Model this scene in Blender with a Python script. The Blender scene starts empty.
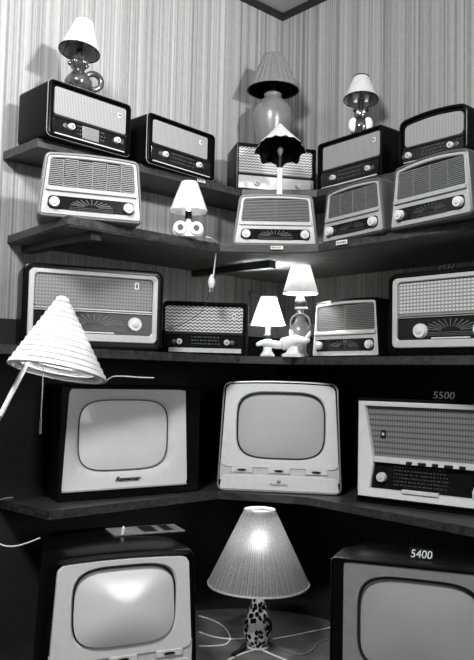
import bpy, math, random
from mathutils import Vector, Matrix
random.seed(7)
PI = math.pi
SC = bpy.context.scene
COL = SC.collection
EYE = 1.55                                    # eye height above the floor

# ------------------------------------------------------------------ camera
FPX, PITCH, ROLL = 742.0, math.radians(3.68), math.radians(1.24)
FW = Vector((0, math.cos(PITCH), math.sin(PITCH)))
U0 = Vector((0, -math.sin(PITCH), math.cos(PITCH)))
R0 = Vector((1, 0, 0))
RT = R0*math.cos(ROLL) + U0*math.sin(ROLL)
UP = U0*math.cos(ROLL) - R0*math.sin(ROLL)
EYEP = Vector((0, 0, EYE))
cd = bpy.data.cameras.new('camera')
cd.sensor_width = 36; cd.lens = FPX/660*36; cd.clip_start = .02
cam = bpy.data.objects.new('camera', cd); COL.objects.link(cam)
M3 = Matrix((RT, UP, -FW)).transposed()
cam.matrix_world = Matrix.Translation(EYEP) @ M3.to_4x4()
SC.camera = cam

# ------------------------------------------------------------------ light, exposure
SC.view_settings.view_transform = 'Standard'; SC.view_settings.look = 'None'
SC.view_settings.gamma = 1; SC.view_settings.use_curve_mapping = False
SC.view_settings.exposure = 0.0
W = bpy.data.worlds.new('world'); SC.world = W; W.use_nodes = True
W.node_tree.nodes['Background'].inputs[0].default_value = (1, 1, 1, 1)
W.node_tree.nodes['Background'].inputs[1].default_value = 0.035

def lamp_light(name, kind, loc, target, power, **kw):
    l = bpy.data.lights.new(name, kind); l.energy = power
    for k, v in kw.items(): setattr(l, k, v)
    o = bpy.data.objects.new(name, l); COL.objects.link(o)
    o.location = loc
    o.rotation_euler = (Vector(target)-Vector(loc)).to_track_quat('-Z', 'Y').to_euler()
    return o
# the photographer's flood beside the camera, the room's ceiling lamp and the shop window on the right
lamp_light('flood_light', 'SPOT', (1.80, .3, EYE+1.6), (-.95, 3.2, EYE+1.85), 760, spot_size=math.radians(58), spot_blend=1.0, shadow_soft_size=.13)
lamp_light('ceiling_lamp_light', 'AREA', (-.75, .9, EYE+2.05), (.1, 3.4, EYE-.15), 135, shape='DISK', size=.6)
lamp_light('shop_window_light', 'AREA', (2.6, -.8, EYE+.70), (0, 3.3, EYE-.2), 52, shape='RECTANGLE', size=1.5, size_y=2.3)

# ------------------------------------------------------------------ the corner: u runs along the left wall, v along the right wall
A = math.radians(47.76)
DL = Vector((-math.sin(A), -math.cos(A), 0)); DR = Vector((math.cos(A), -math.sin(A), 0))
CORNER = Vector((.2324, 4.2937, 0))
CEIL = EYE+2.155
def P(u, v, z=0): return CORNER + DL*u + DR*v + Vector((0, 0, z))
def ray(px, py): return RT*((px-237)/FPX) - UP*((py-330)/FPX) + FW
def at_z(px, py, z):                          # point of the plane of height z seen at a pixel
    d = ray(px, py); return EYEP + d*((z-EYE)/d.z)
def at_y(px, py, y):
    d = ray(px, py); return EYEP + d*(y/d.y)
Z1, Z2, Z3, Z4, Z5 = EYE+.952, EYE+.59, EYE+.102, EYE-.534, EYE-1.172   # shelf tops

# ------------------------------------------------------------------ materials
def lin(d):                                   # display grey to linear
    return d/12.92 if d <= .04045 else ((d+.055)/1.055)**2.4
MATS = {}
def nt(name):
    m = bpy.data.materials.new(name); m.use_nodes = True
    t = m.node_tree; return m, t, t.nodes['Principled BSDF'], t.nodes, t.links
def grey(v): return (v, v, v, 1)
def mat(name, d, rough=.5, spec=.5, metal=0, coat=0, var=.08, scale=40, trans=0, sss=0):
    if name in MATS: return MATS[name]
    m, t, b, N, L = nt(name); v = lin(d)
    tc = N.new('ShaderNodeTexCoord'); nz = N.new('ShaderNodeTexNoise'); nz.inputs['Scale'].default_value = scale
    nz.inputs['Detail'].default_value = 4
    rp = N.new('ShaderNodeValToRGB'); rp.color_ramp.elements[0].position = .3; rp.color_ramp.elements[1].position = .7
    rp.color_ramp.elements[0].color = grey(v*(1-var)); rp.color_ramp.elements[1].color = grey(min(1, v*(1+var)))
    L.new(tc.outputs['Object'], nz.inputs['Vector']); L.new(nz.outputs['Fac'], rp.inputs['Fac']); L.new(rp.outputs['Color'], b.inputs['Base Color'])
    b.inputs['Roughness'].default_value = rough; b.inputs['Specular IOR Level'].default_value = spec
    b.inputs['Metallic'].default_value = metal; b.inputs['Coat Weight'].default_value = coat; b.inputs['Coat Roughness'].default_value = .05
    if trans:
        tr = N.new('ShaderNodeBsdfTranslucent'); mx = N.new('ShaderNodeMixShader'); mx.inputs[0].default_value = trans
        L.new(rp.outputs['Color'], tr.inputs['Color'])
        L.new(b.outputs[0], mx.inputs[1]); L.new(tr.outputs[0], mx.inputs[2]); L.new(mx.outputs[0], N['Material Output'].inputs[0])
    MATS[name] = m; return m
def math_node(N, L, op, a, b=None, c=None):
    n = N.new('ShaderNodeMath'); n.operation = op
    for i, x in enumerate((a, b, c)):
        if x is None: continue
        if isinstance(x, (int, float)): n.inputs[i].default_value = x
        else: L.new(x, n.inputs[i])
    return n.outputs[0]
def wallpaper():
    m, t, b, N, L = nt('striped_wallpaper')
    tc = N.new('ShaderNodeTexCoord')
    def stripes(sx, sz, det):
        mp = N.new('ShaderNodeMapping'); mp.inputs['Scale'].default_value = (sx, 1, sz)
        L.new(tc.outputs['Object'], mp.inputs['Vector'])
        n = N.new('ShaderNodeTexNoise'); n.inputs['Scale'].default_value = 1; n.inputs['Detail'].default_value = det
        L.new(mp.outputs[0], n.inputs['Vector']); return n.outputs['Fac']
    a = stripes(38, .04, 1.5); c = stripes(120, .12, 2.5); e = stripes(5, .15, 1); f = stripes(60, 25, 3)
    s = math_node(N, L, 'MULTIPLY_ADD', a, .38, 0.0)
    s = math_node(N, L, 'MULTIPLY_ADD', c, .52, s)
    s = math_node(N, L, 'MULTIPLY_ADD', e, .10, s)
    s = math_node(N, L, 'MULTIPLY_ADD', f, .10, s)
    r = N.new('ShaderNodeValToRGB'); r.color_ramp.elements[0].position = .40; r.color_ramp.elements[1].position = .68
    r.color_ramp.elements[0].color = grey(lin(.41)); r.color_ramp.elements[1].color = grey(lin(.66))
    L.new(s, r.inputs['Fac']); L.new(r.outputs['Color'], b.inputs['Base Color']); b.inputs['Roughness'].default_value = .7
    b.inputs['Specular IOR Level'].default_value = .25
    return m
def wood(name, d0, d1, rough=.45, sc=(6, 60, 60)):
    m, t, b, N, L = nt(name); tc = N.new('ShaderNodeTexCoord'); mp = N.new('ShaderNodeMapping'); mp.inputs['Scale'].default_value = sc
    L.new(tc.outputs['Object'], mp.inputs['Vector'])
    n = N.new('ShaderNodeTexNoise'); n.inputs['Scale'].default_value = 1; n.inputs['Detail'].default_value = 5; L.new(mp.outputs[0], n.inputs['Vector'])
    r = N.new('ShaderNodeValToRGB'); r.color_ramp.elements[0].position = .35; r.color_ramp.elements[1].position = .7
    r.color_ramp.elements[0].color = grey(lin(d0)); r.color_ramp.elements[1].color = grey(lin(d1))
    L.new(n.outputs['Fac'], r.inputs['Fac']); L.new(r.outputs['Color'], b.inputs['Base Color']); b.inputs['Roughness'].default_value = rough
    return m
def cloth(name, d0, d1, kind, sx, sz):
    """Woven loudspeaker cloth: 'diamond' crosses two diagonal waves, 'grid' crosses upright and level threads, 'zigzag' bends level threads."""
    m, t, b, N, L = nt(name); tc = N.new('ShaderNodeTexCoord'); sp = N.new('ShaderNodeSeparateXYZ'); L.new(tc.outputs['Object'], sp.inputs[0])
    x = math_node(N, L, 'MULTIPLY', sp.outputs['X'], sx*2*PI); z = math_node(N, L, 'MULTIPLY', sp.outputs['Z'], sz*2*PI)
    if kind == 'diamond':
        p = math_node(N, L, 'SINE', math_node(N, L, 'ADD', x, z)); q = math_node(N, L, 'SINE', math_node(N, L, 'SUBTRACT', x, z))
        v = math_node(N, L, 'MULTIPLY_ADD', math_node(N, L, 'MULTIPLY', p, q), .5, .5)
    elif kind == 'grid':
        p = math_node(N, L, 'SINE', x); q = math_node(N, L, 'SINE', z)
        v = math_node(N, L, 'MULTIPLY_ADD', math_node(N, L, 'MAXIMUM', math_node(N, L, 'MULTIPLY', p, .8), q), -.5, .5)
        v = math_node(N, L, 'POWER', v, .6)
    else:
        w = math_node(N, L, 'MULTIPLY', math_node(N, L, 'SINE', x), 1.3)
        v = math_node(N, L, 'MULTIPLY_ADD', math_node(N, L, 'SINE', math_node(N, L, 'ADD', z, w)), .5, .5)
    nz = N.new('ShaderNodeTexNoise'); nz.inputs['Scale'].default_value = 300; L.new(tc.outputs['Object'], nz.inputs['Vector'])
    v = math_node(N, L, 'MULTIPLY_ADD', nz.outputs['Fac'], .25, math_node(N, L, 'MULTIPLY', v, .8))
    r = N.new('ShaderNodeValToRGB'); r.color_ramp.elements[0].position = .15; r.color_ramp.elements[1].position = .85
    r.color_ramp.elements[0].color = grey(lin(d0)); r.color_ramp.elements[1].color = grey(lin(d1))
    L.new(v, r.inputs['Fac']); L.new(r.outputs['Color'], b.inputs['Base Color']); b.inputs['Roughness'].default_value = .8
    b.inputs['Specular IOR Level'].default_value = .2
    return m
def spotted():
    m, t, b, N, L = nt('leopard_spotted_glaze'); tc = N.new('ShaderNodeTexCoord'); vo = N.new('ShaderNodeTexVoronoi'); vo.inputs['Scale'].default_value = 56
    vo.inputs['Randomness'].default_value = .75
    mp = N.new('ShaderNodeMapping'); mp.inputs['Scale'].default_value = (1, 1, .8)
    L.new(tc.outputs['Object'], mp.inputs['Vector']); L.new(mp.outputs[0], vo.inputs['Vector'])
    r = N.new('ShaderNodeValToRGB'); r.color_ramp.elements[0].position = .47; r.color_ramp.elements[1].position = .56
    r.color_ramp.elements[0].color = grey(lin(.10)); r.color_ramp.elements[1].color = grey(lin(.86))
    L.new(vo.outputs['Distance'], r.inputs['Fac']); L.new(r.outputs['Color'], b.inputs['Base Color']); b.inputs['Roughness'].default_value = .25
    return m
def lace():
    m, t, b, N, L = nt('lit_pleated_lace_shade'); tc = N.new('ShaderNodeTexCoord')
    nz = N.new('ShaderNodeTexNoise'); nz.inputs['Scale'].default_value = 130; nz.inputs['Detail'].default_value = 3
    L.new(tc.outputs['Object'], nz.inputs['Vector'])
    sp = N.new('ShaderNodeSeparateXYZ'); L.new(tc.outputs['Object'], sp.inputs[0])
    an = math_node(N, L, 'ARCTAN2', sp.outputs['Y'], sp.outputs['X'])
    pl = math_node(N, L, 'MULTIPLY_ADD', math_node(N, L, 'SINE', math_node(N, L, 'MULTIPLY', an, 96)), .22, .5)
    r = N.new('ShaderNodeValToRGB'); r.color_ramp.elements[0].position = .25; r.color_ramp.elements[1].position = .75
    r.color_ramp.elements[0].color = grey(lin(.26)); r.color_ramp.elements[1].color = grey(lin(.76))
    L.new(math_node(N, L, 'MULTIPLY_ADD', nz.outputs['Fac'], .5, math_node(N, L, 'MULTIPLY', pl, .5)), r.inputs['Fac']); L.new(r.outputs['Color'], b.inputs['Base Color']); b.inputs['Roughness'].default_value = .7
    tr = N.new('ShaderNodeBsdfTranslucent'); mx = N.new('ShaderNodeMixShader'); mx.inputs[0].default_value = .55
    rf = N.new('ShaderNodeBsdfRefraction'); rf.inputs['Roughness'].default_value = .7; rf.inputs['IOR'].default_value = 1.4; rf.inputs['Color'].default_value = grey(.8)
    m2 = N.new('ShaderNodeMixShader'); m2.inputs[0].default_value = .45; L.new(tr.outputs[0], m2.inputs[1]); L.new(rf.outputs[0], m2.inputs[2])
    L.new(r.outputs['Color'], tr.inputs['Color']); L.new(b.outputs[0], mx.inputs[1]); L.new(m2.outputs[0], mx.inputs[2]); L.new(mx.outputs[0], N['Material Output'].inputs[0])
    return m
def glow(name, strength):
    m, t, b, N, L = nt(name); b.inputs['Base Color'].default_value = grey(.8)
    b.inputs['Emission Color'].default_value = grey(1); b.inputs['Emission Strength'].default_value = strength
    return m
WALLP = wallpaper()
SHELF = wood('dark_stained_shelf_board', .11, .24, .45)
UNDER = wood('lightened_underside_wood', .27, .40, .55)  # lamplight under the shelf partly put into this lighter wood
DADO = mat('black_painted_dado', .15, .6, .3)
RAIL = mat('pale_dado_rail', .76, .5)
CEILM = mat('distempered_ceiling', .74, .8, .2, scale=5)
CORN = mat('dark_cornice_moulding', .10, .5)
FLOORM = wood('dark_floor_boards', .10, .2, .5, (3, 30, 30))
BAKE = mat('black_lacquered_cabinet', .035, .25, .10, coat=.0)
BAKE2 = mat('dark_walnut_cabinet', .045, .28, .12, coat=.0)
BLACK = mat('matt_black_recess', .05, .6, .3)
DIAL = mat('smoked_dial_glass', .08, .16, .3, coat=.05, var=.35, scale=70)
MARK = mat('pale_dial_lettering', .36, .5)
MARKD = mat('dim_dial_lettering', .23, .5)
CHROME = mat('polished_metal_trim', .82, .22, .5, metal=.3)
GOLD = mat('satin_brass_trim', .62, .35, .5, metal=.4)
IVORY = mat('ivory_plastic', .80, .35, .5)
CREAM = mat('cream_plastic_front', .82, .4, .5, var=.04)
PALE = mat('pale_grey_plastic_front', .76, .4, .5, var=.05)
FRAMEM = mat('ivory_grey_plastic_frame', .68, .4, .5, var=.04)
PALE2 = mat('light_grey_plastic_front', .70, .4, .5, var=.05)
PALEG = mat('stone_grey_plastic_front', .61, .4, .5, var=.05)
MID = mat('mid_grey_plastic_shell', .46, .38, .5)
SHELLD = mat('dark_grey_plastic_shell', .27, .38, .5)
LOUV = mat('grey_plastic_louvre', .43, .45)
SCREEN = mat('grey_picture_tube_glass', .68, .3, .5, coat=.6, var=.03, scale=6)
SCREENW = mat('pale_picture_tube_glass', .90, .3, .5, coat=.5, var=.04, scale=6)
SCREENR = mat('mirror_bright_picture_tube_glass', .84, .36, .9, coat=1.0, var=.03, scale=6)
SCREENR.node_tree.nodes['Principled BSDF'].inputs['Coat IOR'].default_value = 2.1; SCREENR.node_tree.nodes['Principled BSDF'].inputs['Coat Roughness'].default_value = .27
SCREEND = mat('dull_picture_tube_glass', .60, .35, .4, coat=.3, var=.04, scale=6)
FACEG = mat('grey_television_front', .50, .4)
WHITEC = mat('white_glazed_ceramic', .90, .2, .6, coat=.4)
LUSTRE = mat('dark_lustre_ceramic', .42, .12, .6, metal=.75, var=.5, scale=18)
VASEM = mat('grey_stoneware', .42, .3, .6, coat=.5, var=.18, scale=12)
SHADEW = mat('white_card_lamp_shade', .90, .8, .2, trans=.25)
SHADEL = mat('white_silk_lamp_shade', .92, .8, .2, trans=.5)
SHADEG = mat('grey_gathered_silk_shade', .44, .8, .2)
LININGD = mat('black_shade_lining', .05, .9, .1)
SHADEP = mat('pale_parchment_shade', .74, .8, .2)
CORDW = mat('white_flex', .82, .5)
CORDD = mat('dark_flex', .10, .5)
PAPER = mat('white_paper', .84, .8, .2)
PAPERG = mat('grey_printed_paper', .45, .8, .2, var=.3, scale=60)
MATR = mat('dark_round_mat', .30, .4, .4, var=.5, scale=9)
PLAT = wood('dark_platform_board', .10, .17, .4)
SPOT = spotted(); LACE = lace()
CL_D = cloth('fine_woven_speaker_cloth', .34, .66, 'diamond', 68, 80)
CL_Z = cloth('zigzag_speaker_cloth', .26, .86, 'zigzag', 52, 72)
CL_X = cloth('diamond_speaker_cloth', .26, .82, 'zigzag', 46, 66)
CL_G = cloth('checked_speaker_cloth', .40, .55, 'grid', 78, 70)
CL_G2 = cloth('basket_weave_speaker_cloth', .36, .78, 'grid', 62, 70)
CL_L = cloth('banded_speaker_cloth', .27, .50, 'grid', 88, 42)

# ------------------------------------------------------------------ mesh tools
class MB:
    def __init__(s): s.v = []; s.f = []
    def add(s, vs, fs):
        o = len(s.v); s.v += [tuple(v) for v in vs]; s.f += [tuple(i+o for i in f) for f in fs]; return s
    def box(s, x0, x1, y0, y1, z0, z1):
        return s.add([(x0,y0,z0),(x1,y0,z0),(x1,y1,z0),(x0,y1,z0),(x0,y0,z1),(x1,y0,z1),(x1,y1,z1),(x0,y1,z1)],
                     [(0,3,2,1),(4,5,6,7),(0,1,5,4),(1,2,6,5),(2,3,7,6),(3,0,4,7)])
    def loft(s, loops, cap0=True, cap1=True, closed=True):
        n = len(loops[0]); vs = [p for l in loops for p in l]; fs = []
        for i in range(len(loops)-1):
            for j in range(n if closed else n-1):
                k = (j+1) % n
                fs.append((i*n+j, i*n+k, (i+1)*n+k, (i+1)*n+j))
        if cap0: fs.append(tuple(range(n))[::-1])
        if cap1: fs.append(tuple((len(loops)-1)*n+j for j in range(n)))
        return s.add(vs, fs)
    def lathe(s, prof, n=28, c=(0,0,0), fn=None, cap0=False, cap1=False):
        loops = []
        for i, (r, z) in enumerate(prof):
            loops.append([(c[0]+(fn(r, z, 2*PI*j/n, i) if fn else r)*math.cos(2*PI*j/n), c[1]+(fn(r, z, 2*PI*j/n, i) if fn else r)*math.sin(2*PI*j/n), c[2]+z) for j in range(n)])
        return s.loft(loops, cap0, cap1)
    def tube(s, pts, r, n=8):
        pts = [Vector(p) for p in pts]; loops = []
        up = Vector((0, 0, 1))
        for i, p in enumerate(pts):
            d = (pts[min(i+1, len(pts)-1)]-pts[max(i-1, 0)]).normalized()
            a = d.cross(up if abs(d.z) < .95 else Vector((1, 0, 0))).normalized(); b = d.cross(a)
            rr = r[i] if isinstance(r, (list, tuple)) else r
            loops.append([p+a*rr*math.cos(2*PI*j/n)+b*rr*math.sin(2*PI*j/n) for j in range(n)])
        return s.loft(loops)
    def disc_y(s, cx, cz, prof, n=24, ripple=0):          # lathe about a y-axis; prof (r, y) from back to front
        loops = [[(cx+r*(1+ripple*(j % 2))*math.cos(2*PI*j/n), y, cz+r*(1+ripple*(j % 2))*math.sin(2*PI*j/n)) for j in range(n)] for r, y in prof]
        return s.loft(loops)
    def ball(s, c, rx, ry, rz, n=18, m=10):
        loops = [[(c[0]+rx*math.sin(PI*i/m)*math.cos(2*PI*j/n), c[1]+ry*math.sin(PI*i/m)*math.sin(2*PI*j/n), c[2]-rz*math.cos(PI*i/m)) for j in range(n)] for i in range(1, m)]
        s.loft(loops, False, False); o = len(s.v)-n*(m-1)
        s.v += [(c[0], c[1], c[2]-rz), (c[0], c[1], c[2]+rz)]; a = len(s.v)-2
        for j in range(n):
            s.f.append((a, o+(j+1) % n, o+j)); s.f.append((a+1, o+(m-2)*n+j, o+(m-2)*n+(j+1) % n))
        return s
    def xf(s, M, start=0):
        for i in range(start, len(s.v)): s.v[i] = tuple(M @ Vector(s.v[i]))
        return s
    def build(s, name, m, parent=None, loc=None, rz=0, ang=38):
        me = bpy.data.meshes.new(name); me.from_pydata(s.v, [], s.f); me.materials.append(m)
        import bmesh
        bm = bmesh.new(); bm.from_mesh(me); bmesh.ops.recalc_face_normals(bm, faces=bm.faces); bm.to_mesh(me); bm.free()
        me.shade_smooth(); me.set_sharp_from_angle(angle=math.radians(ang)); me.update()
        o = bpy.data.objects.new(name, me); COL.objects.link(o)
        if parent: o.parent = parent
        if loc is not None: o.location = loc
        o.rotation_euler = (0, 0, rz)
        return o
def tag(o, label, cat, group=None):
    o['label'] = label; o['category'] = cat
    if group: o['group'] = group
    return o
def thing(name, label, cat, loc, rz=0, group=None):
    o = bpy.data.objects.new(name, None); o.empty_display_size = .05; COL.objects.link(o)
    o.location = loc; o.rotation_euler = (0, 0, rz)
    return tag(o, label, cat, group)
def struct(o): o['kind'] = 'structure'; return o

def outl(x0, x1, z0, z1, r, taper=0., arch=0., y=0., seg=5, ntop=10):
    """Rounded rectangle in the xz plane; taper = how much each side leans in over the height, arch lifts the top edge's middle."""
    pts = []; r = max(r, .0004); w = (x1-x0)/2; cx = (x0+x1)/2
    for (ax, az, a0) in ((x0+r, z0+r, 180), (x1-r, z0+r, 270), (x1-r, z1-r, 0)):
        for k in range(seg+1):
            a = math.radians(a0+90*k/seg); pts.append((ax+r*math.cos(a), az+r*math.sin(a)))
    for k in range(1, ntop): pts.append((x1-r-(x1-x0-2*r)*k/ntop, z1))
    for k in range(seg+1):
        a = math.radians(90+90*k/seg); pts.append((x0+r+r*math.cos(a), z1-r+r*math.sin(a)))
    out = []
    for x, z in pts:
        f = max(0, (z-z0)/(z1-z0)); t = (x-cx)/w
        out.append((cx+(x-cx)*(1-taper*f/w), y, z+arch*(1-t*t)*max(0, f-.5)*2))
    return out
def sellip(a, b, n=4.2, cx=0, cz=0, y=0., N=96):
    out = []
    for k in range(N):
        t = 2*PI*k/N; c, s = math.cos(t), math.sin(t)
        d = (abs(c/a)**n+abs(s/b)**n)**(-1/n); out.append((cx+c*d, y, cz+s*d))
    return out
def by_angle(poly, cx, cz, y, N=96):         # an outline resampled at equal angles about (cx, cz)
    out = []; n = len(poly)
    for k in range(N):
        t = 2*PI*k/N; dx, dz = math.cos(t), math.sin(t); best = None
        for i in range(n):
            ax, _, az = poly[i]; bx, _, bz = poly[(i+1) % n]; ex, ez = bx-ax, bz-az
            den = dx*ez-dz*ex
            if abs(den) < 1e-12: continue
            s = ((ax-cx)*ez-(az-cz)*ex)/den; q = ((ax-cx)*dz-(az-cz)*dx)/den
            if s > 0 and -1e-6 <= q <= 1+1e-6 and (best is None or s > best): best = s
        out.append((cx+dx*best, y, cz+dz*best))
    return out
def at_depth(l, y): return [(p[0], y, p[2]) for p in l]
class Shape:                                  # the outline of a cabinet's front, insettable
    def __init__(s, w, h, r, taper=0., arch=0., z0=0.): s.w, s.h, s.r, s.t, s.a, s.z0 = w, h, r, taper, arch, z0
    def o(s, i, y): return outl(-s.w/2+i, s.w/2-i, s.z0+i, s.z0+s.h-i, s.r-i, s.t, s.a, y)
    def half(s, z): return s.w/2-s.t*(z-s.z0)/s.h
def shell(S, depth, m, parent, lip=.012, rec=.012, edge=.008, back=1.0, backz=1.0, name='cabinet'):
    """Closed cabinet: rounded front edge, lip and a shallow recess the front parts sit in."""
    def bk(l, k, kz): return [(p[0]*k, p[1], S.z0+(p[2]-S.z0)*kz) for p in l]
    L = [bk(S.o(.010, depth), back, backz), bk(S.o(0, depth-.010), back, backz)]
    if back != 1: L += [bk(S.o(0, depth*.45), 1-(1-back)*.12, 1-(1-backz)*.1)]
    L += [S.o(0, edge), S.o(edge*.3, edge*.3), S.o(edge, 0), S.o(lip, 0), S.o(lip, rec)]
    return MB().loft(L).build(name, m, parent)
def plate(x0, x1, z0, z1, y0, y1, r=.004, taper=0, arch=0, e=.0015):
    return MB().loft([outl(x0, x1, z0, z1, r, taper, arch, y1), outl(x0, x1, z0, z1, r, taper, arch, y0+e), outl(x0+e, x1-e, z0+e, z1-e, r-e, taper, arch, y0)])
def ring(o0, o1, y0, y1, e=.002):             # frame between two outlines
    return MB().loft([at_depth(o1, y1), at_depth(o0, y1), at_depth(o0, y0+e), at_depth(o0, y0), at_depth(o1, y0), at_depth(o1, y1)], False, False)
def knob(parent, x, z, y, r, h=.016, m=None, cap=None, name='knob'):
    k = MB().disc_y(x, z, [(r, y), (r, y-h*.55), (r*.92, y-h*.7), (r*.9, y-h)], 28, .03).build(name, m or IVORY, parent)
    MB().disc_y(x, z, [(r*.5, y-h-.0005+.002), (r*.5, y-h-.002), (r*.38, y-h-.004)], 18).build('knob_cap', cap or GOLD, k)
    return k
def tube_part(name, pts, r, m, parent=None, n=8): return MB().tube(pts, r, n).build(name, m, parent)
def smooth(pts, n=6):                         # Catmull-Rom
    pts = [Vector(p) for p in pts]; q = [pts[0]]+pts+[pts[-1]]; out = []
    for i in range(1, len(q)-2):
        a, b, c, d = q[i-1:i+3]
        for k in range(n):
            t = k/n; out.append(.5*((2*b)+(c-a)*t+(2*a-5*b+4*c-d)*t*t+(3*b-a-3*c+d)*t**3))
    out.append(pts[-1]); return out
def text_mesh(s, size, m, parent, x, y, z, shear=0., name='lettering', depth=.0006, width=None, bold=0.):
    """Raised lettering facing -y, centred on x."""
    cu = bpy.data.curves.new('t', 'FONT'); cu.body = s; cu.size = size; cu.shear = shear; cu.extrude = depth; cu.align_x = 'CENTER'; cu.offset = bold
    o = bpy.data.objects.new('t', cu); COL.objects.link(o); bpy.context.view_layer.update()
    me = bpy.data.meshes.new_from_object(o.evaluated_get(bpy.context.evaluated_depsgraph_get()))
    bpy.data.objects.remove(o); bpy.data.curves.remove(cu)
    xs = [v.co.x for v in me.vertices]; k = width/(max(xs)-min(xs)) if width else 1
    me.transform(Matrix.Diagonal((k, 1, 1, 1))); me.transform(Matrix.Rotation(PI/2, 4, 'X')); me.name = name
    me.materials.clear(); me.materials.append(m)
    t = bpy.data.objects.new(name, me); COL.objects.link(t); t.parent = parent; t.location = (x, y, z); return t

# ------------------------------------------------------------------ the setting
AL = math.atan2(-DL.y, -DL.x); AR = math.atan2(DR.y, DR.x)     # wall directions, left to right
def wall_box(name, m, left, a0, a1, t0, t1, z0, z1):
    """Slab along a wall: a0..a1 from the corner, t0..t1 out from the wall face into the room."""
    b = MB()
    if left: b.box(-a1, -a0, -t1, -t0, z0, z1); rz = AL
    else: b.box(a0, a1, -t1, -t0, z0, z1); rz = AR
    return struct(b.build(name, m, None, CORNER, rz))
wall_box('wall_left', WALLP, True, -.12, 4.6, -.12, 0, 0, CEIL)
wall_box('wall_right', WALLP, False, 0, 4.6, -.12, 0, 0, CEIL)
DZ = EYE+.232
wall_box('trim_1', DADO, True, 0, 4.6, 0, .006, 0, DZ); wall_box('trim_2', DADO, False, .006, 4.6, 0, .006, 0, DZ)
wall_box('trim_3', RAIL, True, 0, 1.2, 0, .012, DZ, DZ+.072); wall_box('trim_4', RAIL, False, .012, 1.2, 0, .012, DZ, DZ+.072)
wall_box('trim_5', CORN, True, 0, 4.6, 0, .03, CEIL-.03, CEIL); wall_box('trim_6', CORN, False, .03, 4.6, 0, .03, CEIL-.03, CEIL)
def slab(name, m, uvs, z0, z1, base=(0, 0)):
    o0 = P(base[0], base[1])
    bot = [P(u, v, z0)-o0 for u, v in uvs]; top = [P(u, v, z1)-o0 for u, v in uvs]
    return MB().loft([bot, top]).build(name, m, None, o0, 0, 20)
struct(slab('floor', FLOORM, [(-.12, -.12), (4.6, -.12), (4.6, 4.6), (-.12, 4.6)], -.05, 0))
struct(slab('ceiling', CEILM, [(-.12, -.12), (4.6, -.12), (4.6, 4.6), (-.12, 4.6)], CEIL, CEIL+.05))
WG = .002
tag(slab('wall_shelf', SHELF, [(WG, WG), (1.70, WG), (1.685, .285), (.56, .285), (.30, .56), (.30, 2.6), (WG, 2.6)], Z1-.035, Z1), 'topmost dark corner shelf, carrying the row of dark radios', 'shelf')
tag(slab('wall_shelf', SHELF, [(WG, WG), (1.665, WG), (1.695, .57), (.93, .555), (.735, .71), (.645, .88), (.652, 2.6), (WG, 2.6)], Z2-.032, Z2), 'deep corner shelf second from the top, carrying the pale louvred radios', 'shelf')
sh2 = [o for o in COL.objects if o.get('label', '').startswith('deep corner shelf')][0]
ub = slab('underside_board', UNDER, [(.004, .004), (1.66, .004), (1.688, .563), (.925, .549), (.73, .704), (.639, .875), (.646, 2.6), (.004, 2.6)], Z2-.036, Z2-.0321)  # paler board added to brighten the lamplit underside
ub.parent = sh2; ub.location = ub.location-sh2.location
tag(slab('wall_shelf', SHELF, [(WG, .014), (2.1, .014), (2.1, .48), (.72, .47), (.53, .62), (.56, 2.6), (.014, 2.6), (.014, .014)], Z3-.034, Z3), 'narrow-edged corner shelf at eye level, carrying the two lit white lamps', 'shelf')
tag(slab('wall_shelf', SHELF, [(.008, .008), (1.66, .008), (1.62, .375), (.74, .372), (.52, .72), (.54, 2.6), (.008, 2.6)], Z4-.034, Z4), 'lowest dark corner shelf, with a television in its corner', 'shelf')
tag(slab('display_platform', PLAT, [(.008, .008), (2.2, .008), (2.2, .55), (.6, 2.15), (.008, 2.15)], .0, Z5, (.5, .5)), 'low dark platform along both walls, under the bottom televisions', 'platform')
def batten(p, q, w, h, label):
    p, q = Vector(p), Vector(q); d = q-p; L = d.length
    b = MB().box(0, L, -w/2, w/2, -h, 0)
    tag(b.build('shelf_batten', SHELF, None, p, math.atan2(d.y, d.x)), label, 'batten', 'battens under the second shelf')
zb = Z2-.0365
batten(at_z(195.7, 271, zb), at_z(272.5, 261, zb), .045, .033, 'dark batten under the second shelf, running to the corner joint')
batten(at_z(27, 247, zb), at_z(96, 232.5, zb), .05, .03, 'dark batten under the left end of the second shelf')
tag(MB().lathe([(.60, 0), (.60, .003), (.595, .005), (0.001, .005)], 72, cap0=True).build('round_mat', MATR, None, (.07, 3.25, Z5)), 'large round dark mat under the spotted lamp', 'mat')

# ------------------------------------------------------------------ radios
def sunburst(parent, x0, x1, z0, z1, y, m, rows=True, n=11, name='dial_markings'):
    b = MB(); cx = (x0+x1)/2; w = (x1-x0)/2; h = z1-z0
    for k in range(n):
        a = PI*(.08+.84*k/(n-1)); c, s = math.cos(a), math.sin(a)
        ra, rb = .35, .98
        p = Vector((cx+c*w*ra, 0, z0+s*h*ra)); q = Vector((cx+c*w*rb, 0, z0+s*h*rb)); d = Vector((-(q-p).z, 0, (q-p).x)).normalized()*.0011
        b.add([(p-d)+Vector((0,y,0)), (p+d)+Vector((0,y,0)), (q+d*1.8)+Vector((0,y,0)), (q-d*1.8)+Vector((0,y,0)),
               (p-d)+Vector((0,y+.0006,0)), (p+d)+Vector((0,y+.0006,0)), (q+d*1.8)+Vector((0,y+.0006,0)), (q-d*1.8)+Vector((0,y+.0006,0))],
              [(0,1,2,3), (4,7,6,5), (0,4,5,1), (1,5,6,2), (2,6,7,3), (3,7,4,0)])
    if rows:
        for k in range(3): b.box(x0, x1, y, y+.0006, z0-.004-.006*k, z0-.0025-.006*k)
    return b.build(name, m, parent)
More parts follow.
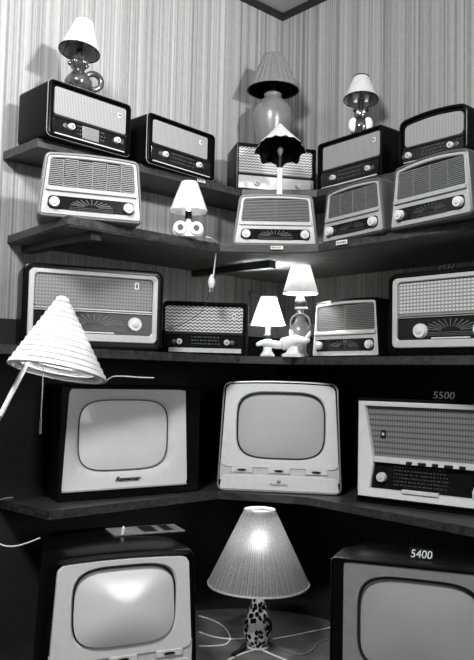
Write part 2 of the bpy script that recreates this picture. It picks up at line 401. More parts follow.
def scale_lines(parent, x0, x1, z0, z1, y, m, rows=4, name='dial_markings'):
    b = MB(); rnd = random.Random(int(x0*1e4)+rows)
    for r in range(rows):
        z = z0+(z1-z0)*(r+.5)/rows; x = x0
        while x < x1-.006:
            w = rnd.uniform(.003, .012); b.box(x, min(x+w, x1), y, y+.0006, z, z+(z1-z0)/rows*.38); x += w+rnd.uniform(.003, .008)
    return b.build(name, m, parent)
def emblem(parent, x, z, y, s=.011, m=None):
    e = plate(x-s*.75, x+s*.75, z-s, z+s, y-.003, y, .003).build('emblem', m or IVORY, parent)
    MB().disc_y(x, z+s*.1, [(s*.42, y-.0028), (s*.42, y-.0045), (s*.3, y-.0055)], 14).build('emblem_centre', BLACK, e)
    return e
RG = 'dark radios with cloth fronts'
def radio_dark(name, label, u, v, z, th, w, h, depth, grille, cl, knobs, kz, arch=0., trim=True, strip=(.045, .075), em=None, lower=None, r=.022, marks=True, bright=False, kr=.0135, body=None, group=RG):
    t = thing(name, label, 'radio', P(u, v, z), math.radians(th), group)
    S = Shape(w, h, r, 0, arch)
    c = shell(S, depth, body or BAKE, t, .012, .012)
    if trim:
        MB().loft([S.o(-.0015, .012), S.o(-.0025, .010), S.o(-.0015, .008), S.o(-.0003, .008), S.o(-.0003, .012), S.o(-.0015, .012)], False, False).build('edge_trim', GOLD, t)
    X = lambda f: -w/2+f*w
    g0, g1, k0, k1 = grille
    plate(X(g0), X(g1), k0*h, k1*h, .004, .013, .010 if not arch else .018, 0, arch*.8).build('grille_cloth', cl, t)
    MB().box(X(g0)-.004, X(g1)+.004, .002, .012, (k0-.045)*h, (k0-.005)*h).build('divider_bar', BLACK, t)
    d0, d1 = strip[1]+.02, k0-.055
    if lower:
        plate(X(.03), X(.97), .03*h, (k0-.05)*h, .003, .012, .006).build('lower_panel', lower, t)
    else:
        d = plate(X(.06), X(.94), d0*h, d1*h, .005, .012, .004).build('dial_glass', DIAL, t)
        if marks: scale_lines(d, X(.34), X(.68), (d0+.02)*h, (d1-.02)*h, .0042, MARKD, 3)
        if bright: plate(X(.40), X(.60), (d0+.01)*h, (d1-.01)*h, .0035, .006, .004).build('painted_dial_reflection', MID, d)  # reflection on the dial glass, painted as a pale patch
        MB().box(X(.08), X(.92), .001, .011, strip[0]*h, strip[1]*h).build('bottom_strip', CHROME, t)
    for f in knobs:
        knob(t, X(f), kz*h, .006, kr)
        if not lower:
            s = 1 if f > .5 else -1
            MB().disc_y(X(f)+s*.026, kz*h-.001, [(.011, .006), (.011, .001), (.006, -.001)], 20).build('side_wheel', SHELLD, t)
    if em: emblem(t, X(em[0]), em[1]*h, .004)
    for x in (.12, .88):
        MB().box(X(x)-.02, X(x)+.02, .03, depth-.03, -.0005, .003).build('foot', BLACK, t)
    return t
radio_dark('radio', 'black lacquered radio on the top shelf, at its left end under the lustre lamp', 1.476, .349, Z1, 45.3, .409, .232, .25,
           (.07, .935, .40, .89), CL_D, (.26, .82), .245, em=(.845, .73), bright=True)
radio_dark('radio', 'black lacquered radio on the top shelf, second from the left', .966, .318, Z1, 47.4, .43, .23, .25,
           (.08, .88, .42, .89), CL_D, (.24, .74), .25, em=(.77, .74))
radio_dark('radio', 'dark wooden radio with pale lower panel, in the corner of the top shelf', .397, .37, Z1, 13.7, .429, .246, .22,
           (.02, .95, .37, .91), CL_Z, (.25, .77), .17, em=(.86, .6), lower=PALE, r=.008, trim=False, body=BAKE2)
radio_dark('radio', 'dark radio on the top shelf right of the corner, under the bulb-lit small lamp', .269, .731, Z1, -51.2, .429, .252, .24,
           (.09, .955, .42, .89), CL_D, (.27, .80), .22, em=(.88, .74), trim=False, r=.02)
radio_dark('radio', 'dark round-topped radio at the right end of the top shelf', .348, 1.255, Z1, -48.7, .345, .206, .22,
           (.09, .94, .40, .86), CL_D, (.16, .77), .21, arch=.016, trim=False, r=.03)
radio_dark('radio', 'dark low radio with zigzag cloth on the eye-level shelf, under the hanging plug', .841, .362, Z3, 6.9, .404, .25, .22,
           (.03, .935, .43, .91), CL_X, (.20, .75), .245, em=(.83, .74), trim=False, strip=(.05, .13), r=.02)

PG = 'pale louvred radios'
def radio_pale(label, u, v, z, th, w, h, t, depth, front, body, kind, marks=MARK, arch=.008):
    T = thing('radio', label, 'radio', P(u, v, z), math.radians(th), PG)
    S = Shape(w, h, .022, w*(1-t)/2, arch)
    shell(S, depth, body, T, .010, .02, .010, back=.93, backz=.95)
    # front moulding with an opening for the grille
    hx = lambda z_: S.half(z_*h)
    gx0, gx1 = -hx(.5)+.026, hx(.5)-.026
    go = lambda i, y: outl(gx0-i, gx1+i, .475*h-i, .915*h+i, .010, w*(1-t)/2*.36, arch*.7, y)
    MB().loft([S.o(.0105, .018), S.o(.0105, .006), S.o(.013, .002), go(.003, .001), go(0, .004), go(0, .018)], False, False).build('front', front, T)
    g = MB(); g.box(gx0-.002, gx1+.002, .016, .018, .47*h, .92*h)
    g.build('grille_backing', BLACK, T)
    n = 15; b = MB(); zz0, zz1 = .475*h, .917*h; hz = (zz1-zz0)/n
    tp = w*(1-t)/2*.36
    for k in range(n):
        zc = zz0+hz*(k+.5); s = tp*(k+.5)/n
        if kind == 'slots':                   # short slats, staggered in columns
            for c in range(6):
                a = gx0+s+(gx1-gx0-2*s)*c/6; e = gx0+s+(gx1-gx0-2*s)*(c+1)/6; dz = hz*.25*(1 if c % 2 else -1)
                b.box(a+.001, e-.001, .006, .012, zc-hz*.26+dz, zc+hz*.26+dz)
        else:
            b.box(gx0+s, gx1-s, .006, .012, zc-hz*.24, zc+hz*.24)
    if kind == 'slots':
        for c in range(1, 6): x = gx0+(gx1-gx0)*c/6; b.box(x-.0012, x+.0012, .005, .012, zz0, zz1)
    elif kind == 'louvre': b.box(-.0015, .0015, .004, .012, zz0, zz1)
    else:
        for c in (1, 2, 3): x = gx0+(gx1-gx0)*c/4; b.box(x-(.0016 if c == 2 else .0008), x+(.0016 if c == 2 else .0008), .005, .012, zz0, zz1)
    b.build('grille', LOUV, T)
    plate(gx0-.008, gx1+.008, .405*h, .47*h, -.007, .004, .004).build('ledge', front, T)
    dx = hx(.22)-.045
    d = plate(-dx-.012, dx+.012, .12*h, .335*h, .0005, .003, .018).build('dial_recess', DIAL, T)
    sunburst(d, -dx*.55, dx*.55, .185*h, .31*h, -.0002, marks)
    for s in (-1, 1): knob(T, s*(dx-.012), .225*h, .001, .0195, .018, IVORY, PALE)
    return T
radio_pale('pale radio with staggered slot grille, at the left end of the second shelf', 1.592, .565, Z2, 19.1, .405, .247, .885, .22, PALEG, MID, 'slots', MARKD)
radio_pale('pale louvred radio in the corner of the second shelf, under the scalloped lamp', .735, .705, Z2, -1.1, .388, .230, .851, .22, PALE2, MID, 'louvre', MARKD)
radio_pale('pale louvred radio on the second shelf, just right of the corner one', .645, 1.062, Z2, -56.5, .392, .228, .854, .22, PALEG, SHELLD, 'ribs', MARKD, .012)
radio_pale('pale louvred radio at the right end of the second shelf', .695, 1.470, Z2, -55.8, .408, .246, .882, .22, PALEG, SHELLD, 'ribs', MARKD, .016)
radio_pale('pale louvred radio on the eye-level shelf, right of the lit lamps', .36, .794, Z3, -52.4, .449, .272, .907, .26, PALE2, BAKE, 'louvre', MARKD)

BG = 'big radios in dark cabinets with cream frames'
def radio_big(label, u, v, z, th, cl, knobs, em):
    w, h, depth = .587, .345, .2
    T = thing('radio', label, 'radio', P(u, v, z), math.radians(th), BG)
    S = Shape(w, h, .035); shell(S, depth, BAKE, T, .022, .01)
    S.z0 = .0
    o = lambda i, y: outl(-w/2+.026+i, w/2-.026-i, .034+i, h-.022-i, .022-min(i, .014), 0, 0, y)
    q = lambda i, y: outl(-w/2+.048+i, w/2-.048-i, .066+i, h-.040-i, .016, 0, 0, y)
    MB().loft([o(0, .0095), o(0, -.004), o(.003, -.007), q(-.003, -.007), q(0, -.004), q(0, .0095)], False, False).build('cream_frame', FRAMEM, T)
    x0, x1 = -w/2+.049, w/2-.049
    plate(x0, x1, .172, h-.041, .004, .0095, .012).build('grille_cloth', cl, T)
    MB().box(x0, x1, -.004, .0095, .156, .160).build('brass_bar', GOLD, T)
    MB().box(x0, x1, -.004, .0095, .164, .170).build('brass_bar', GOLD, T)
    d = plate(x0, x1, .067, .154, .002, .0095, .004).build('dial_glass', DIAL, T)
    sunburst(d, -.13, .13, .098, .148, .0012, MARK, True, 13)
    plate(-.085, .085, .069, .0745, -.002, .004, .001).build('name_plate', CREAM, T)
    for f in knobs: knob(T, -w/2+f*w, .112 if em else .102, .002, .029, .02, IVORY, PALE)
    if em: 
        e = plate(-w/2+.8*w-.009, -w/2+.8*w+.009, .26, .29, .0, .005, .002).build('emblem', CREAM, T)
        MB().box(-w/2+.8*w-.003, -w/2+.8*w+.003, -.001, .003, .266, .284).build('emblem_slot', BLACK, e)
    for x in (.1, .9): MB().box(-w/2+x*w-.02, -w/2+x*w+.02, .02, depth-.02, -.0005, .003).build('foot', BLACK, T)
    return T
radio_big('big dark radio with cream frame on the eye-level shelf, behind the conical lamp', 1.439, .36, Z3, 21.8, CL_G, (.2, .79), True)
rr = Vector((math.cos(math.radians(-46.9)), math.sin(math.radians(-46.9)), 0))
p13 = Vector((.6306, 3.0994, 0))+rr*(.587/2); q13 = p13-CORNER
R13 = radio_big('big dark radio with cream frame at the right end of the eye-level shelf', q13.dot(DL), q13.dot(DR), Z3, -46.9, CL_G2, (.275, .725), False)

def console():
    w, h, z0, depth = .66, .414, .03, .215
    th = math.radians(-35.2); r = Vector((math.cos(th), math.sin(th), 0))
    T = thing('radio', 'large radio with slanted pale frame and piano keys, on the lowest shelf', 'radio', Vector((.5533, 3.3120, Z4))+r*w/2, th)
    S = Shape(w+.03, h+.045, .006); shell(S, depth, BAKE2, T, .012, .02)
    X = -w/2
    o = lambda i, y: outl(X+i, -X-i, z0+i, z0+h-i, .003, 0, 0, y)
    def o6(i, y): return [(X+i, y, z0+i), (-X-i, y, z0+i), (-X-i, y, .185), (-X-i, y, z0+h-i), (X+i, y, z0+h-i), (X+i, y, .185)]
    def q6(i, y): return [(X+.056+i, y, z0+.038+i), (-X-.056-i, y, z0+.038+i), (-X-.074-i, y, .185), (-X-.030-i, y, z0+h-.022-i), (X+.030+i, y, z0+h-.022-i), (X+.074+i, y, .185)]
    MB().loft([o6(0, .02), o6(0, -.012), o6(.003, -.015), q6(-.003, -.008), q6(0, .012), q6(0, .02)], False, False).build('pale_frame', CREAM, T)
    plate(X+.032, -X-.032, .205, z0+h-.02, .010, .018, .003).build('grille_cloth', CL_L, T)
    plate(X+.073, -X-.073, .182, .206, -.014, .018, .003).build('key_rail', PALE, T)
    k = 0; x = X+.20
    for i in range(10):
        ww = .036 if i % 4 == 3 else .026
        MB().box(x, x+ww-.002, -.020, -.010, .183, .195).build('piano_key', IVORY if i % 2 == 0 else BLACK, T); x += ww
    d = plate(X+.055, -X-.055, z0+.038, .181, .006, .018, .003).build('dial_glass', DIAL, T)
    scale_lines(d, X+.16, X+.40, z0+.05, .172, .0052, MARKD, 6)
    knob(T, X+.107, .118, .006, .020, .022, IVORY, PALE)
    MB().disc_y(X+.565, .085, [(.062, .006), (.062, -.008), (.05, -.014), (.02, -.016)], 40, .03).build('tuning_wheel', IVORY, T)
    plate(X+.205, X+.365, z0+.030, z0+.046, -.018, -.004, .002).build('name_plate', IVORY, T)
    e = plate(X+.098, X+.122, .285, .32, .005, .012, .006).build('emblem', BLACK, T)
    MB().disc_y(X+.11, .303, [(.006, .006), (.006, .0035)], 12).build('emblem_centre', IVORY, e)
    for x in (.1, .9): MB().box(X+x*w-.03, X+x*w+.03, .03, depth-.03, -.0005, .002).build('foot', BLACK, T)
    return T
CONS = console()

# ------------------------------------------------------------------ televisions
def tube_face(parent, a, b, cx, cz, y, bulge, m, n=4.2, tilt=0.):
    N = 96; base = sellip(a, b, n, 0, 0, 0, N); loops = []
    for k in range(14, 0, -1):
        f = k/14
        loops.append([(p[0]*f, -bulge*(1-f*f), p[2]*f) for p in base])
    mb = MB().loft(loops, False, True)
    if tilt: mb.xf(Matrix.Rotation(tilt, 4, 'X'))
    mb.xf(Matrix.Translation((cx, y+b*math.sin(tilt)*.8, cz)))
    return mb.build('picture_tube', m, parent, ang=60)
def bezel(S, ins, a, b, cx, cz, yf, yb, n=4.2, slope=.012, z0=None, z1=None, outer=None):
    """Front moulding from an outline inwards to the picture tube opening."""
    oo = outer if outer else S.o(ins, 0); N = 96
    L = [by_angle(oo, cx, cz, .025, N), by_angle(oo, cx, cz, yf+.002, N)]
    io = [(cx+(p[0]-cx)*.994, 0, cz+(p[2]-cz)*.994) for p in oo]
    L += [by_angle(io, cx, cz, yf, N), sellip(a+slope, b+slope, n, cx, cz, yf+.001, N), sellip(a+slope*.5, b+slope*.5, n, cx, cz, yf+.006, N), sellip(a, b, n, cx, cz, yb, N)]
    return MB().loft(L, False, False)
TG = 'pale-fronted televisions with three control plates'
def tv_pale(label, u, v, z, th, tube, tilt=0., bulge=.014, ins=0., k=1., a=.205):
    w, h, depth = .593, .516, .46 if ins else .40; Zf = lambda f: h-(h-f*h)*k       # heights measured down from the top
    T = thing('television', label, 'television', P(u, v, z), math.radians(th), TG)
    S = Shape(w, h, .035, w*.0405, .010)
    shell(S, depth, BAKE, T, .008+ins, .03, .012+ins*.6, .78, 1.0 if ins else .97)
    if not ins: MB().loft([S.o(.002, .004), S.o(.004, -.003), S.o(.008, -.004), S.o(.010, -.002), S.o(.010, .006)], False, False).build('edge_trim', GOLD, T)
    z1 = Zf(.222); hx = S.half(z1)-.013-ins; ht = S.half(h)-.016-ins
    face = outl(-hx, hx, z1, h-.014-ins, .024, hx-ht, .008, 0)
    cz = Zf(.604); b = .153*k
    bezel(S, 0, a, b, .004, cz, -.002, .02, 4.0, .010, outer=face).build('screen_surround', CREAM, T)
    rg = MB().loft([sellip(a+.003, b+.003, 4., .004, cz, .006), sellip(a+.002, b+.002, 4., .004, cz, .001), sellip(a-.002, b-.002, 4., .004, cz, .004), sellip(a-.003, b-.003, 4., .004, cz, .02)], False, False)
    rg.build('tube_gasket', BLACK, T)
    tube_face(T, a-.001, b-.001, .004, cz, .016, bulge, tube, 4., tilt)
    hb = S.half(Zf(.17))-.012-ins
    plate(-hb-.001, hb+.001, Zf(.10), z1+.03, .003, .014, .003).build('control_strip', PALE, T)
    for f in (-.295, .0, .295):
        p = plate(f*w-.052, f*w+.052, .5*(Zf(.176)+Zf(.222))-.012, .5*(Zf(.176)+Zf(.222))+.012, -.005, .003, .004).build('control_plate', IVORY, T)
        MB().loft([sellip(.022, .005, 2, f*w, Zf(.199), -.004), sellip(.022, .005, 2, f*w, Zf(.199), -.008), sellip(.017, .003, 2, f*w, Zf(.199), -.011)], ).build('control_wheel', BLACK, p)
    hp = S.half(.02*h)-.014-ins
    plate(-hp, hp, .014*h, Zf(.142), .0, .012, .014, .012, .006).build('lower_panel', CREAM, T)
    em = MB()
    for i in range(5): x = -.008+.004*i; em.box(x-.001, x+.001, -.0015, .001, Zf(.098), Zf(.112)+.004*(i % 2))
    em.box(-.009, .009, -.0015, .001, Zf(.090), Zf(.098))
    em.build('crown_emblem', SHELLD, T)
    sc = MB(); zz = Zf(.07)
    sc.tube(smooth([(-.042+.006*k, -.001, zz+(.005 if k % 2 else -.004)+(.003 if k in (1, 7, 11) else 0)) for k in range(15)], 4), .0013, 6)
    sc.build('maker_script', SHELLD, T)
    for x in (-.2, .2): MB().box(x-.03, x+.03, .04, depth*.8, -.0005, .003).build('foot', BLACK, T)
    return T
tv_pale('pale-fronted television in the corner of the lowest shelf', .544, .566, Z4, -8.3, SCREEN)
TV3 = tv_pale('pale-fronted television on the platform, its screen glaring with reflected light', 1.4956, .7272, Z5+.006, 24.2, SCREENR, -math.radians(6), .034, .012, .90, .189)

def tv_wide():
    w, h = .605, .435; T = thing('television', 'dark television with tapered pale front and script name, left on the lowest shelf', 'television', P(1.187, .265, Z4), math.radians(33.9))
    S = Shape(.675, .505, .008); 
    depth = .24
    L = [outl(-.30+.02, .36-.02, .01, .48, .01, 0, 0, depth), outl(-.30, .36, 0, .49, .008, 0, 0, depth-.02), outl(-.318, .368, 0, .485, .008, 0, 0, .004), outl(-.314, .364, .004, .481, .006, 0, 0, 0),
         outl(-.300, .30, .036, .474, .006, .019, 0, 0), outl(-.300, .30, .036, .474, .006, .019, 0, .03)]
    MB().loft(L).build('cabinet', BAKE2, T)
    face = outl(-.3015, .3015, .038, .472, .006, .020, 0, 0)
    a, b, cx, cz = .214, .152, -.012, .272
    Ls = [by_angle(face, cx, cz, .02), by_angle(face, cx, cz, -.004), sellip(a+.03, b+.03, 6, cx, cz, .003), sellip(a+.012, b+.012, 4.4, cx, cz, .012), sellip(a, b, 4.2, cx, cz, .022)]
    MB().loft(Ls, False, False).build('screen_surround', CREAM, T)
    MB().loft([sellip(a+.003, b+.003, 4.2, cx, cz, .017), sellip(a+.0015, b+.0015, 4.2, cx, cz, .012), sellip(a-.001, b-.001, 4.2, cx, cz, .014), sellip(a-.002, b-.002, 4.2, cx, cz, .025)], False, False).build('tube_gasket', SHELLD, T)
    tube_face(T, a-.001, b-.001, cx, cz, .02, .014, SCREENW)
    text_mesh('Rannenar', .026, BLACK, T, .0, -.004, .074, .35, 'maker_script', .0015, .122, .0004)
    MB().box(-.3, .3, -.006, .002, .040, .046).build('bottom_strip', CHROME, T)
    for x in (-.24, .30): MB().box(x-.03, x+.03, .03, depth-.03, -.0005, .002).build('foot', BLACK, T)
    return T
tv_wide()

def tv_grey():
    w, h, depth = .60, .516, .38; th = math.radians(-19.3); r = Vector((math.cos(th), math.sin(th), 0))
    T = thing('television', 'dark television with grey front, at the right end of the platform', 'television', Vector((.353, 2.705, Z5+.024))+r*w/2, th)
    S = Shape(w, h, .012); shell(S, depth, BAKE2, T, .007, .03, .006, .8, .97)
    face = outl(-w/2+.045, w/2-.045, .05, h-.012, .008, 0, 0, 0); a, b, cx, cz = .206, .160, .008, .300
    MB().loft([by_angle(outl(-w/2+.010, w/2-.010, .010, h-.008, .004), cx, cz, .03), by_angle(outl(-w/2+.010, w/2-.010, .010, h-.008, .004), cx, cz, .002), by_angle(outl(-w/2+.0455, w/2-.0455, .0505, h-.0125, .008), cx, cz, .002), by_angle(outl(-w/2+.0455, w/2-.0455, .0505, h-.0125, .008), cx, cz, .03)], False, False).build('wooden_frame', BAKE2, T)
    bezel(S, 0, a, b, cx, cz, .006, .026, 4.2, .008, outer=face).build('screen_surround', FACEG, T)
    MB().loft([sellip(a+.0045, b+.0045, 4.2, cx, cz, .012), sellip(a+.003, b+.003, 4.2, cx, cz, .007), sellip(a-.002, b-.002, 4.2, cx, cz, .010), sellip(a-.003, b-.003, 4.2, cx, cz, .027)], False, False).build('tube_gasket', BLACK, T)
    tube_face(T, a-.001, b-.001, cx, cz, .022, .016, SCREEND)
    for x in (-.2, .2): MB().box(x-.03, x+.03, .04, depth-.06, -.0183, .003).build('foot', BLACK, T)
    return T
TV4 = tv_grey()

# ------------------------------------------------------------------ lamps
def shade_mesh(r0, r1, z0, z1, t=.0015, n=48, fn=None, rows=6):
    """Open lamp shade: outer and inner skin joined at both rims (r0 at the bottom)."""
    pr = [(r0+(r1-r0)*k/rows, z0+(z1-z0)*k/rows) for k in range(rows+1)]
    prof = pr+[(r-t, z) for r, z in reversed(pr)]+[pr[0]]
    return MB().lathe(prof, n, fn=fn)
def tilt(o, ax, ay, pivot):
    o.matrix_local = Matrix.Translation(pivot) @ Matrix.Rotation(ax, 4, 'X') @ Matrix.Rotation(ay, 4, 'Y') @ Matrix.Translation(-Vector(pivot))
def rim(parent, r, z, m, t=.0018, name='shade_trim', n=48):
    return MB().lathe([(r-t, z-t), (r+t*.6, z-t), (r+t*.6, z+t), (r-t, z+t), (r-t, z-t)], n).build(name, m, parent)
def torus(b, c, R, r, ax='y', n=28, m=10, sx=1, sz=1):
    pts = []
    loops = []
    for i in range(n+1):
        a = 2*PI*i/n; loop = []
        for j in range(m):
            q = 2*PI*j/m; rr = R+r*math.cos(q)
            if ax == 'y': loop.append((c[0]+rr*math.cos(a)*sx, c[1]+r*math.sin(q), c[2]+rr*math.sin(a)*sz))
            else: loop.append((c[0]+rr*math.cos(a), c[1]+rr*math.sin(a), c[2]+r*math.sin(q)))
        loops.append(loop)
    return b.loft(loops, False, False)
BULB_OFF = mat('clear_bulb_glass', .35, .05, .6, coat=.6)
def bulb(parent, z, m, r=.022, x=0, y=0, name='bulb'):
    return MB().lathe([(.001, z-r*2.2), (r*.5, z-r*2.2), (r*.55, z-r*1.2), (r*.95, z-r*.4), (r, z+r*.1), (r*.8, z+r*.65), (r*.4, z+r*.95), (.001, z+r)], 18, (x, y, 0)).build(name, m, parent)
def scale_of(px_w, y): return px_w/FPX*y

# lustre ceramic lamp on the leftmost top-shelf radio
b1 = P(1.522, .305, Z1+.2335)
L = thing('table_lamp', 'small lamp with ring-handled lustre base, on the leftmost radio of the top shelf', 'lamp', b1, math.radians(20))
B = MB().lathe([(.001, 0), (.040, .0), (.056, .018), (.058, .04), (.045, .062), (.030, .078), (.024, .09), (.030, .098), (.036, .105), (.026, .115), (.022, .122), (.034, .132), (.030, .142), (.016, .148), (.001, .15)], 26)
B.build('ceramic_body', LUSTRE, L)
torus(MB(), (.062, 0, .050), .034, .013).build('ring_handle', LUSTRE, L)
for k in range(5):
    a = 2*PI*k/5+.4
    MB().ball((.032*math.cos(a), .032*math.sin(a), .118), .016, .010, .012, 12, 6).build('leaf_collar', LUSTRE, L)
MB().lathe([(.001, .148), (.014, .148), (.014, .18), (.001, .18)], 16).build('bulb_holder', BLACK, L)
bulb(L, .215, BULB_OFF, .020)
S1 = shade_mesh(.086, .040, .168, .306).build('lamp_shade', SHADEP, L); rim(S1, .086, .169, BLACK, .0022)
for k in range(6):
    a = 2*PI*k/6+.3; rr = lambda f: .0842-(.046*f)
    MB().tube([(rr(f)*math.cos(a), rr(f)*math.sin(a), .170+.132*f) for f in (0, .5, 1)], .0016, 6).build('shade_rib', BLACK, S1)
tilt(S1, -.08, .13, (0, 0, .17))

# two-bulb figure lamp on the dark radio right of the corner
b4 = P(.215, .765, Z1+.253)
L = thing('table_lamp', 'small lamp with figure base and pale shade, right of the big vase lamp', 'lamp', b4, math.radians(-10))
B = MB().lathe([(.001, 0), (.040, 0), (.050, .02), (.052, .045), (.042, .07), (.026, .082), (.001, .084)], 24); B.build('figure_body', LUSTRE, L)
for s in (-1, 1): MB().ball((s*.036, -.026, .042), .024, .022, .038, 16, 8).build('figure_lobe', WHITEC, L)
H = MB().lathe([(.001, .078), (.028, .082), (.033, .098), (.030, .116), (.018, .126), (.001, .128)], 22); hd = H.build('figure_head', LUSTRE, L)
for s in (-1, 1): MB().ball((s*.028, 0, .124), .011, .008, .011, 10, 6).build('ear', BLACK, hd)
for s in (-1, 1): MB().ball((s*.014, -.027, .106), .008, .006, .008, 10, 6).build('eye_patch', WHITEC, hd)
MB().lathe([(.001, .124), (.013, .124), (.013, .175), (.001, .175)], 14).build('bulb_holder', BLACK, L)
BULB_PALE = mat('frosted_bulb_glass', .8, .3)
bulb(L, .205, BULB_PALE, .019, -.026); bulb(L, .205, BULB_PALE, .019, .026)
S4 = shade_mesh(.085, .038, .177, .296).build('lamp_shade', SHADEP, L); rim(S4, .085, .178, BLACK, .0022); rim(S4, .038, .296, BLACK, .003)
tilt(S4, -.12, .0, (0, 0, .17))

# big vase lamp on the corner radio
b2 = P(.305, .237, Z1+.247)
L = thing('table_lamp', 'large stoneware vase lamp with dark gathered shade, behind on the corner radio', 'lamp', b2)
MB().lathe([(.001, 0), (.060, 0), (.066, .01), (.086, .09), (.100, .16), (.106, .205), (.098, .25), (.076, .285), (.050, .305), (.044, .315), (.048, .328), (.042, .334), (.001, .334)], 40).build('vase_body', VASEM, L)
MB().lathe([(.001, .33), (.016, .33), (.016, .40), (.001, .40)], 14).build('bulb_holder', BLACK, L)
S2 = shade_mesh(.140, .054, .352, .542, .002, 96, fn=lambda r, z, a, i: r*(1+.034*math.cos(26*a)*(1 if i < 7 else .6))).build('lamp_shade', SHADEG, L)
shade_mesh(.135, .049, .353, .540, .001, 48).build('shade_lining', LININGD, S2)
rim(S2, .139, .354, SHADEG, .004); rim(S2, .054, .542, SHADEG, .003)

# scalloped shade lamp standing on the pale corner radio
y3 = 3.42; b3 = at_y(279.5, 190, y3); b3.z = Z2+.2385
L = thing('table_lamp', 'slim white lamp with scalloped cone shade black inside, on the pale corner radio', 'lamp', b3)
MB().lathe([(.001, 0), (.032, 0), (.034, .006), (.026, .014), (.018, .022), (.014, .035), (.012, .13), (.014, .147), (.010, .155), (.001, .155)], 22).build('ceramic_stem', WHITEC, L)
MB().lathe([(.001, .155), (.009, .155), (.009, .215), (.001, .215)], 14).build('bulb_holder', BLACK, L)
bulb(L, .240, BULB_OFF, .016)
def scal(k0):
    def f(r, z, a, i): return r*(1+.07*math.cos(8*a+.4)*max(0, (r-.045)/.07))
    return f
prof = [(.008, .388), (.03, .355), (.06, .313), (.085, .280), (.104, .255), (.114, .241)]
sm = MB().lathe(prof, 96, fn=scal(0))
for i, v in enumerate(sm.v):                  # the lobes of the hem droop between the ribs
    r = math.hypot(v[0], v[1]); a = math.atan2(v[1], v[0]); sm.v[i] = (v[0], v[1], v[2]-.012*max(0, math.cos(8*a+.4))*max(0, (r-.05)/.06))
S3 = sm.build('lamp_shade', SHADEP, L)
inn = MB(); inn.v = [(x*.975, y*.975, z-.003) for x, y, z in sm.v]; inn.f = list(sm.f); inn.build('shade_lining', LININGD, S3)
tilt(S3, -.34, 0, (0, 0, .245))

# white scroll lamp on the second shelf
b5 = at_z(188, 237, Z2); b5.z = Z2
L = thing('table_lamp', 'little white lamp with scroll-shaped ceramic base, on the second shelf', 'lamp', b5, math.radians(8))
k = 3.06/FPX
b = MB().loft([outl(-.066, .066, .0, .062, .03, 0, 0, .022), outl(-.062, .062, .0, .058, .028, 0, 0, .03)][::-1]+[outl(-.066, .066, .0, .062, .03, 0, 0, -.004), outl(-.060, .060, .004, .056, .026, 0, 0, -.010)])
b.build('ceramic_base', WHITEC, L)
for s in (-1, 1):
    torus(MB(), (s*.034, -.012, .036), .021, .009).build('scroll', WHITEC, L)
    MB().disc_y(s*.034, .036, [(.014, -.008), (.014, -.0125)], 18).build('scroll_eye', SHELLD, L)
MB().lathe([(.001, .055), (.018, .055), (.012, .07), (.010, .078), (.001, .078)], 16, (0, .006, 0)).build('neck', WHITEC, L)
MB().lathe([(.001, .078), (.014, .078), (.014, .11), (.001, .11)], 16, (0, .006, 0)).build('bulb_holder', BLACK, L)
bulb(L, .15, glow('lamp_bulb_faint', 9), .016, 0, .006)
S5 = shade_mesh(.080, .034, .110, .236, .0015, 80, fn=lambda r, z, a, i: r*(1+.012*math.cos(40*a))).build('lamp_shade', SHADEL, L)
rim(S5, .080, .111, WHITEC, .002)

# the two lit lamps on the eye-level shelf
y7 = 3.60; b7 = at_y(267.5, 352, y7); b7.z = Z3
def lit_lamp(name, label, base, r0, r1, z0, z1, stem, power):
    L = thing('table_lamp', label, 'lamp', base)
    MB().lathe(stem, 22).build('ceramic_stem', WHITEC, L)
    bulb(L, z0+(z1-z0)*.55, glow(name, power), .022)
    S = shade_mesh(r0, r1, z0, z1, .0015, 80, fn=lambda r, z, a, i: r*(1+.008*math.cos(36*a))).build('lamp_shade', SHADEL, L)
    rim(S, r0, z0+.001, WHITEC, .0025)
    return L
zz = lambda py, y: at_y(267, py, y).z-Z3
L7 = lit_lamp('lamp_bulb_left', 'lit white lamp with short stem, left of the pair on the eye-level shelf', b7, .084, .038, zz(324.5, y7), zz(296.8, y7),
         [(.001, 0), (.034, 0), (.036, .01), (.022, .03), (.02, .05), (.034, .062), (.034, .076), (.016, .088), (.013, .13), (.013, zz(324.5, y7)+.04), (.001, zz(324.5, y7)+.042)], 1500)
MB().lathe([(.012, zz(339, y7)), (.024, zz(338, y7)), (.024, zz(335.5, y7)), (.012, zz(334.5, y7))], 22).build('dark_collar', BLACK, L7)
y6 = 3.60; b6 = at_y(299.5, 352, y6); b6.z = Z3; zz6 = lambda py: at_y(299, py, y6).z-Z3
L6 = lit_lamp('lamp_bulb_right', 'lit white lamp on an arched dark figure, right of the eye-level pair', b6, .085, .046, zz6(293.3), zz6(265.4),
         [(.001, zz6(310)), (.014, zz6(310)), (.024, zz6(306)), (.028, zz6(302)), (.020, zz6(298.5)), (.014, zz6(296)), (.015, zz6(286)), (.001, zz6(285.5))], 1400)
MB().lathe([(.001, 0), (.045, 0), (.046, .012), (.034, .03), (.036, .06), (.050, .105), (.052, .13), (.040, .16), (.026, .178), (.016, zz6(309)), (.001, zz6(308.5))], 26).build('figure_body', VASEM, L6)
torus(MB(), (-.002, -.03, .165), .047, .005).build('arched_handle', MID, L6)
MB().ball((0, -.004, zz6(303.5)), .031, .031, .024, 18, 10).build('dark_ball', BLACK, L6)
MB().ball((.004, -.012, zz6(308.5)), .036, .022, .009, 14, 8).build('white_collar', WHITEC, L6)
